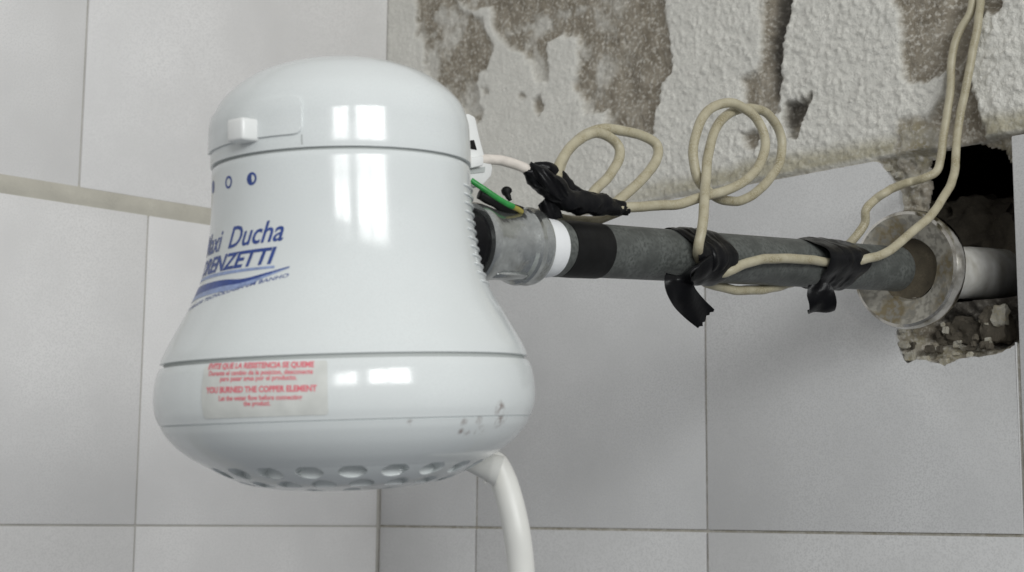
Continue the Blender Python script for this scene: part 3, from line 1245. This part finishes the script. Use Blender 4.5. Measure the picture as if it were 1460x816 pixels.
o = link('flange_face', me, flange, M_FACE)
smooth_by_angle(o, 40)
me = lathe(FL[5:], 96, frame=lambda p_, r, h: PF(p_, r*(1+0.012*math.sin(2*p_+1)), h+0.0004*math.sin(5*p_)))
o = link('flange_rim', me, flange, M_CHROME)
smooth_by_angle(o, 40)

# white threaded fitting that goes on into the wall
fitting = thing('pipe_fitting', pipe_axis(0.02), 'white plastic pipe fitting half inside the dark wall hole', 'pipe fitting')
o = pl('sleeve', [(0.0, yf+0.0110), (0.0128, yf+0.0110), (0.0135, yf+0.0125), (0.0138, yf+0.016), (0.0150, yf+0.0165), (0.0152, yf+0.028),
                  (0.0146, yf+0.030), (0.0136, yf+0.0310), (0.0136, yf+0.055), (0.0140, yf+0.062), (0.0142, yf+0.11), (0.0, yf+0.11)],
       fitting, M_FIT)
path = [PF(math.radians(-75+i*5), 0.0150, yf+0.020+i*0.0002) for i in range(10)]
o = link('grip_ridge', sweep(path, [0.001]+[0.0022]*8+[0.001], 10), fitting, M_FIT, smooth=True)


# ------------------------------------------------------------------ tape wrapped round the pipe
def wrap_mesh(px0, px1, slant0, slant1, rad, ph0=0.0, noise=0.0005, lump=None, twist=0.0):
    """sleeve round the pipe whose two edges run at a slant; lump = (phi, extra) where a cable lies under it"""
    ya_, yb_ = pipe_y(px0), pipe_y(px1)
    seg, n = 72, 14
    verts, faces = [], []
    for j in range(n):
        t = j/(n-1)
        for k in range(seg):
            a = 2*math.pi*k/seg
            y_ = (ya_+slant0*math.cos(a-ph0)+0.0005*math.sin(5*a))*(1-t)+(yb_+slant1*math.cos(a-ph0+twist)+0.0005*math.sin(4*a+2))*t
            r_ = rad+(-0.0006 if j in (0, n-1) else 0)
            q = PF(a, r_, y_)
            r_ += noise*mnoise.noise(q*220)+noise*0.8*math.sin(3*a+t*9+y_*300)*0.4
            if lump:
                for (lp, ex, wd) in lump:
                    dlt = (a-lp+math.pi) % (2*math.pi)-math.pi
                    r_ += ex*math.exp(-(dlt/wd)**2)
            verts.append(PF(a, r_, y_))
    for j in range(n-1):
        for k in range(seg):
            k2 = (k+1) % seg
            faces.append((j*seg+k, j*seg+k2, (j+1)*seg+k2, (j+1)*seg+k))
    me = mesh_from(verts, faces)
    bm = bmesh.new()
    bm.from_mesh(me)
    bmesh.ops.recalc_face_normals(bm, faces=bm.faces)
    bm.to_mesh(me)
    bm.free()
    return me


def ribbon(pts, widths, thick=0.0005, side=None, ragged=0.0, wave=0.0):
    """strip of tape: pts centre line, widths across, side = vector across the strip"""
    path = catmull(pts, 8)
    wd = lerp_list(widths, 8, len(path))
    nu = 10
    verts, faces = [], []
    n = len(path)
    for i, p_ in enumerate(path):
        a = path[max(i-1, 0)]
        b_ = path[min(i+1, n-1)]
        t = (b_-a).normalized()
        s = side-t*side.dot(t)
        s.normalize()
        nn = t.cross(s)
        for k in range(nu+1):
            u = (k/nu-0.5)
            q = p_+s*(u*wd[i])+nn*(wave*math.sin(u*7+i*0.25)*1.0)
            if i == n-1 and ragged:
                q = q+t*(ragged*random.uniform(-1, 1))
            verts.append((q, nn))
    N = len(verts)
    vs = [q+nn*thick/2 for q, nn in verts]+[q-nn*thick/2 for q, nn in verts]
    st = nu+1
    for i in range(n-1):
        for k in range(nu):
            a = i*st+k
            faces.append((a, a+st, a+st+1, a+1))
            faces.append((N+a, N+a+1, N+a+st+1, N+a+st))
    for i in range(n-1):
        a = i*st
        faces.append((a, N+a, N+a+st, a+st))
        a = i*st+nu
        faces.append((a, a+st, N+a+st, N+a))
    for k in range(nu):
        faces.append((k, k+1, N+k+1, N+k))
        a = (n-1)*st+k
        faces.append((a, N+a, N+a+1, a+1))
    me = mesh_from(vs, faces)
    fix_normals(me)
    return me


tape_a = thing('electrical_tape', pipe_axis(-0.2), 'black tape wound round the middle of the pipe, long torn end hanging down', 'electrical tape',
               )
o = link('winding', wrap_mesh(984, 1040, -0.0020, 0.0010, 0.0119, math.radians(90), 0.0006, [(math.radians(-10), 0.0044, 0.55), (math.radians(-55), 0.002, 0.5)]),
         tape_a, M_BLACK)
smooth_by_angle(o, 50)
o = link('winding', wrap_mesh(996, 1030, 0.005, -0.004, 0.0122, math.radians(-50), 0.0008, [(math.radians(-12), 0.0050, 0.5)]),
         tape_a, M_BLACK)
smooth_by_angle(o, 50)
sidev = (cR*0.80+cU*0.58+cF*0.1).normalized()
o = link('loose_end', ribbon([P(1006, 372, 0.0150), P(984, 386, 0.0145), P(968, 401, 0.0130), P(974, 421, 0.0120), P(990, 440, 0.010), P(1007, 455, 0.009)],
                             [0.010, 0.0125, 0.0125, 0.0118, 0.0112, 0.0105], 0.0007, sidev, 0.0012, 0.0006), tape_a, M_BLACK)
smooth_by_angle(o, 50)
tape_b = thing('electrical_tape', pipe_axis(-0.1), 'black tape wound round the pipe and cable beside the flange, short end curling below',
               'electrical tape')
o = link('winding', wrap_mesh(1172, 1228, -0.0040, 0.0010, 0.0119, math.radians(75), 0.0006, [(math.radians(6), 0.0056, 0.50)]), tape_b,
         M_BLACK)
smooth_by_angle(o, 50)
o = link('winding', wrap_mesh(1182, 1222, 0.004, -0.004, 0.0122, math.radians(-40), 0.0008, [(math.radians(8), 0.0058, 0.45)]), tape_b,
         M_BLACK)
smooth_by_angle(o, 50)
o = link('loose_end', ribbon([P(1168, 405, 0.010), P(1170, 418, 0.0105), P(1173, 432, 0.010), P(1171, 444, 0.006), P(1166, 441, 0.003)],
                             [0.010, 0.0125, 0.0125, 0.0120, 0.011], 0.0008, (cR*0.97+cU*0.1).normalized(), 0.0006, 0.0005), tape_b, M_BLACK)
smooth_by_angle(o, 50)


# ------------------------------------------------------------------ cables
def cable(name, pts, r, material, label, cat='cable', group=None, nzv=0.00008, parent=None, n=10):
    path = catmull(pts, n)
    path = [q+mnoise.noise_vector(q*95)*0.00035+mnoise.noise_vector(q*35)*0.0006 for q in path]
    me = sweep(path, [r]*len(path), 14, nz=nzv, nscale=260)
    o = link(name, me, parent, material, smooth=True)
    if label:
        tag(o, label, cat, group)
    return o


CR = 0.00215
# two-turn loop, then along the pipe
pts = [P(872, 298, 0.006), P(893, 296, 0.006), P(915, 294, 0.006), P(940, 293, 0.005), P(965, 292, 0.006), P(995, 283, 0.008), P(1030, 273, 0.011),
       P(1060, 259, 0.012), P(1082, 237, 0.011), P(1092, 210, 0.009), P(1086, 183, 0.007), P(1066, 159, 0.005), P(1039, 147, 0.003),
       P(1012, 156, 0.001), P(995, 182, 0.0), P(989, 222, 0.001), P(996, 256, 0.002), P(1014, 276, 0.004), P(1035, 285, 0.004),
       P(1060, 284, 0.002), P(1088, 266, 0.000), P(1109, 236, -0.002), P(1115, 205, -0.003), P(1107, 178, -0.003), P(1090, 160, -0.002),
       P(1066, 156, -0.001), P(1040, 163, -0.001), P(1018, 187, 0.000), P(1009, 222, 0.003), P(1006, 258, 0.008), P(1003, 295, 0.014),
       P(999, 325, 0.0165), P(994, 352, 0.0155), P(997, 370, 0.0105), P(1015, 386, 0.0085), P(1032, 388, 0.0118), P(1044, 384, 0.0142), P(1060, 377, 0.0140),
       P(1090, 370, 0.0142), P(1120, 369, 0.0142), P(1150, 371, 0.0140), P(1178, 374, 0.0118), P(1210, 375, 0.0125), P(1236, 370, 0.0175),
       Wl(1266, 360, 0.0820), Wl(1295, 336, 0.066), Wl(1325, 309, 0.050), Wl(1346, 281, 0.034),
       Wl(1359, 250, 0.018), Wl(1363, 215, 0.012), Wl(1368, 175, 0.008), Wl(1376, 130, 0.007), Wl(1385, 80, 0.006), Wl(1392, 40, 0.005),
       Wl(1397, 5, 0.002), Wl(1399, -20, -0.004)]
cable('electric_cable', pts, CR, M_CABLE,
      'beige cable coiled in a double loop, then taped along the pipe', 'cable')
# second cable: under the pipe, past the second tape, up the wall
pts = [P(1004, 402, -0.006), P(1025, 409, -0.004), P(1050, 414, -0.003), P(1080, 413, -0.003), P(1110, 408, -0.004), P(1150, 396, -0.010),
       P(1180, 375, -0.0135), P(1198, 358, -0.012), P(1214, 344, -0.006), P(1232, 321, -0.002), P(1235, 301, 0.000), P(1248, 286, 0.002),
       P(1266, 273, 0.006), Wl(1291, 261, 0.026), Wl(1318, 253, 0.022), Wl(1335, 243, 0.017), Wl(1341, 220, 0.014), Wl(1348, 180, 0.010),
       Wl(1354, 140, 0.007), Wl(1356, 100, 0.005), Wl(1360, 70, 0.004), Wl(1370, 42, 0.003), Wl(1382, 20, 0.002), Wl(1388, -5, 0.0)]
cable('electric_cable', pts, CR, M_CABLE,
      'beige cable passing under the pipe, then bending up left of the dark hole', 'cable')
# open double loop at the black splice
pts = [P(835, 296, 0.004), P(848, 272, 0.003), P(866, 254, 0.002), P(880, 232, 0.001), P(882, 211, 0.0), P(868, 195, -0.001), P(848, 190, -0.001),
       P(825, 201, 0.0), P(806, 222, 0.002), P(796, 240, 0.003), P(794, 262, 0.004)]
cable('electric_cable', pts, CR*0.98, M_CABLE, 'beige cable in a small tight loop just right of the black taped splice', 'cable')
pts = [P(795, 262, 0.000), P(800, 236, 0.000), P(813, 213, -0.003), P(833, 194, -0.0045), P(860, 184, -0.004), P(890, 188, -0.003),
       P(918, 194, -0.003), P(936, 206, -0.002), P(938, 224, 0.0), P(925, 245, 0.002), P(905, 266, 0.003), P(884, 284, 0.004), P(868, 296, 0.004)]
cable('electric_cable', pts, CR, M_CABLE, 'beige cable in the wider open loop rising from the black taped splice', 'cable')
pts = [P(770, 300, -0.006), P(795, 310, -0.004), P(820, 315, -0.004), P(850, 314, -0.005), P(872, 306, -0.004), P(888, 299, 0.0)]
cable('electric_cable', pts, CR*0.9, M_CABLE, 'short beige cable end lying between the black splice and the pipe', 'cable')
# white lead from the terminal to the splice
pts = [P(680, 229, 0.0), P(695, 228, 0.001), P(715, 229, 0.002), P(735, 235, 0.003), P(752, 243, 0.004), P(768, 256, 0.004)]
cable('electric_wire', pts, 0.0020, M_LEAD, 'short white wire from the shower bracket to the black taped splice', 'wire', nzv=0.0001)
# earth wire, green with a yellow end
earth = thing('earth_wire', P(700, 280), 'green and yellow earth wire between shower head and metal coupling', 'wire')
cable('green_part', [P(672, 258, 0.004), P(686, 268, 0.006), P(705, 281, 0.008), P(722, 291, 0.009), P(733, 296, 0.0095)], 0.0011, M_GREEN, None, parent=earth,
      nzv=0.0001)
cable('yellow_part', [P(731, 296, 0.009), P(738, 299, 0.0085), P(744, 303, 0.007)], 0.0010, M_YELLOW, None, parent=earth, nzv=0.0001)
cable('dark_sleeve', [P(684, 277, 0.004), P(705, 288, 0.006), P(725, 298, 0.0065), P(742, 303, 0.004)], 0.0023, M_BAND, None, parent=earth,
      nzv=0.0004)
path = catmull([P(722, 268, 0.0), P(723, 276, 0.001), P(728, 286, 0.002)], 6)
me = sweep(path, [0.0008, 0.0015, 0.0019, 0.0021, 0.0021, 0.0019, 0.0017, 0.0014, 0.0012, 0.0012, 0.0010, 0.0009, 0.0008], 12, nz=0.0003)
tag(link('wire_stub', me, None, M_BAND, smooth=True), 'small black taped wire end sticking up above the metal coupling', 'wire end')

# black taped splice
splice = thing('taped_splice', P(820, 280), 'lumpy black tape bundle joining white and beige wires above the pipe', 'tape bundle')
path = catmull([P(752, 240, 0.004), P(766, 252, 0.005), P(784, 266, 0.006), P(803, 281, 0.007), P(825, 289, 0.007), P(852, 291, 0.007),
                P(876, 296, 0.006), P(894, 299, 0.006)], 8)
rr = lerp_list([0.0028, 0.0046, 0.0056, 0.0052, 0.0046, 0.0044, 0.0034, 0.0026], 8, 0)
me = sweep(path, rr, 28, flat=[(1.0, 0.75)]*len(path), nz=0.0009, nscale=190, up=Vector((0, 0, 1)), crease=0.0009, rag=0.0006)
o = link('winding', me, splice, M_BLACK)
smooth_by_angle(o, 45)
path = catmull([P(763, 238, 0.001), P(782, 242, 0.003), P(800, 257, 0.003), P(815, 272, 0.004), P(835, 283, 0.006), P(860, 284, 0.006)], 8)
rr = lerp_list([0.0014, 0.0032, 0.0038, 0.0034, 0.0034, 0.0022], 8, 0)
me = sweep(path, rr, 24, flat=[(1.0, 0.6)]*len(path), nz=0.0006, nscale=240, crease=0.0006, rag=0.0006)
o = link('winding', me, splice, M_BLACK)
smooth_by_angle(o, 45)
o = link('loose_end', ribbon([P(772, 288, 0.004), P(780, 296, 0.005), P(789, 305, 0.006), P(796, 313, 0.006)],
                             [0.004, 0.006, 0.0062, 0.004], 0.0012, (cR*0.6-cU*-0.5).normalized(), 0.0012, 0.0007), splice, M_BLACK)
smooth_by_angle(o, 50)
o = link('loose_end', ribbon([P(756, 236, 0.006), P(772, 250, 0.0095), P(790, 266, 0.0115), P(806, 281, 0.0115)],
                             [0.003, 0.005, 0.006, 0.004], 0.0005, (cR*0.7+cU*0.7).normalized(), 0.0006, 0.0006), splice, M_BLACK)
smooth_by_angle(o, 50)

# ------------------------------------------------------------------ hose under the shower head
hose = thing('shower_hose', P(720, 700), 'white hose hanging from an elbow under the right of the shower head', 'hose')


def D(px, py, depth):
    """a point at a given distance in front of the camera"""
    d = cF + cR*((px-W0/2)/F_PX) - cU*((py-H0/2)/F_PX)
    return CAM+d*depth


hd = 0.575
path = catmull([D(695, 650, hd+.006), D(708, 662, hd+.006), D(719, 688, hd+.005), D(730, 725, hd+.002), D(738, 765, hd), D(743, 810, hd), D(745, 860, hd), D(744, 1000, hd)], 8)
rr = lerp_list([0.0030, 0.0044, 0.0050, 0.0050, 0.0050, 0.0050, 0.0050, 0.0050], 8, 0)
me = sweep(path, rr, 28, nz=0.00012, nscale=60)
link('tube', me, hose, M_HOSE, smooth=True)
path = catmull([D(662, 662, hd-0.003), D(682, 665, hd-0.003), D(700, 668, hd-0.003), D(712, 672, hd-0.003)], 6)
rr = lerp_list([0.0018, 0.0036, 0.0052, 0.0057], 6, 0)
me = sweep(path, rr, 28, nz=0.0001, nscale=60)
o = link('elbow', me, hose, M_HOSE)
smooth_by_angle(o, 40)
path = [D(692, 686, hd-0.004), D(692, 690, hd-0.004)]
link('elbow_pin', sweep(path, [0.0007, 0.0005], 10), hose, M_HOSE, smooth=True)

# ------------------------------------------------------------------ rubble in the hole


def stone(px, py, dy, s, seed, sq=(1, 1, 1), material=None):
    c = Wl(px, py, -dy)
    bm = bmesh.new()
    bmesh.ops.create_icosphere(bm, subdivisions=4 if s > 0.006 else 3, radius=1)
    for v in bm.verts:
        q = v.co.copy()
        k = 1+0.35*mnoise.noise(q*1.3+Vector((seed, 0, 0)))+0.16*mnoise.noise(q*4+Vector((0, seed, 0)))+0.09*mnoise.noise(q*10+Vector((seed, seed, 0)))
        q = Vector((max(min(q.x, .72), -.72), max(min(q.y, .7), -.7), max(min(q.z, .75), -.75)))
        v.co = c+Vector((q.x*s*sq[0], q.y*s*sq[1], q.z*s*sq[2]))*k
    me = bpy.data.meshes.new('stone')
    bm.to_mesh(me)
    bm.free()
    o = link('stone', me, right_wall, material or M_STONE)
    smooth_by_angle(o, 35)


stone(1408, 322, 0.075, 0.024, 1, (1.2, 1, 0.8))
stone(1440, 345, 0.065, 0.016, 2, (1, 1, 1.1))
stone(1352, 318, 0.075, 0.015, 3)
stone(1350, 478, 0.022, 0.0095, 4, (1, 1, 0.8))
stone(1388, 474, 0.024, 0.012, 5, (1.1, 1, 0.8))
stone(1424, 466, 0.018, 0.0100, 6, (0.9, 1, 1.2))
M_PALE = mat('pale_crumbs', (0.50, 0.48, 0.42), 0.95, mottle=0.5, mscale=200, tint=(0.28, 0.24, 0.15), speck=0.3, bump=0.0005, bscale=500)
rs = random.Random(5)
for (px, py, s) in ((1297, 508, .0030), (1320, 513, .0022), (1347, 517, .0024), (1383, 506, .0022), (1289, 492, .0026),
                    (1363, 505, .0018), (1286, 472, .002), (1266, 240, .0026), (1282, 250, .0030), (1304, 262, .0026)):
    stone(px, py, 0.0020, s, px*0.1, (1+rs.uniform(-.2, .5), 0.8, 0.9+rs.uniform(-.3, .3)), M_PALE)
stone(1426, 450, 0.012, .0050, 8, (1, 0.8, 1.3), M_PALE)
for k in range(26):
    stone(rs.uniform(1300, 1440), rs.uniform(455, 500), rs.uniform(0.004, 0.012), rs.uniform(0.0009, 0.0026), k*1.7,
          (1+rs.uniform(-.3, .5), 1, 1+rs.uniform(-.4, .3)), M_PALE if k % 3 == 0 else M_STONE)
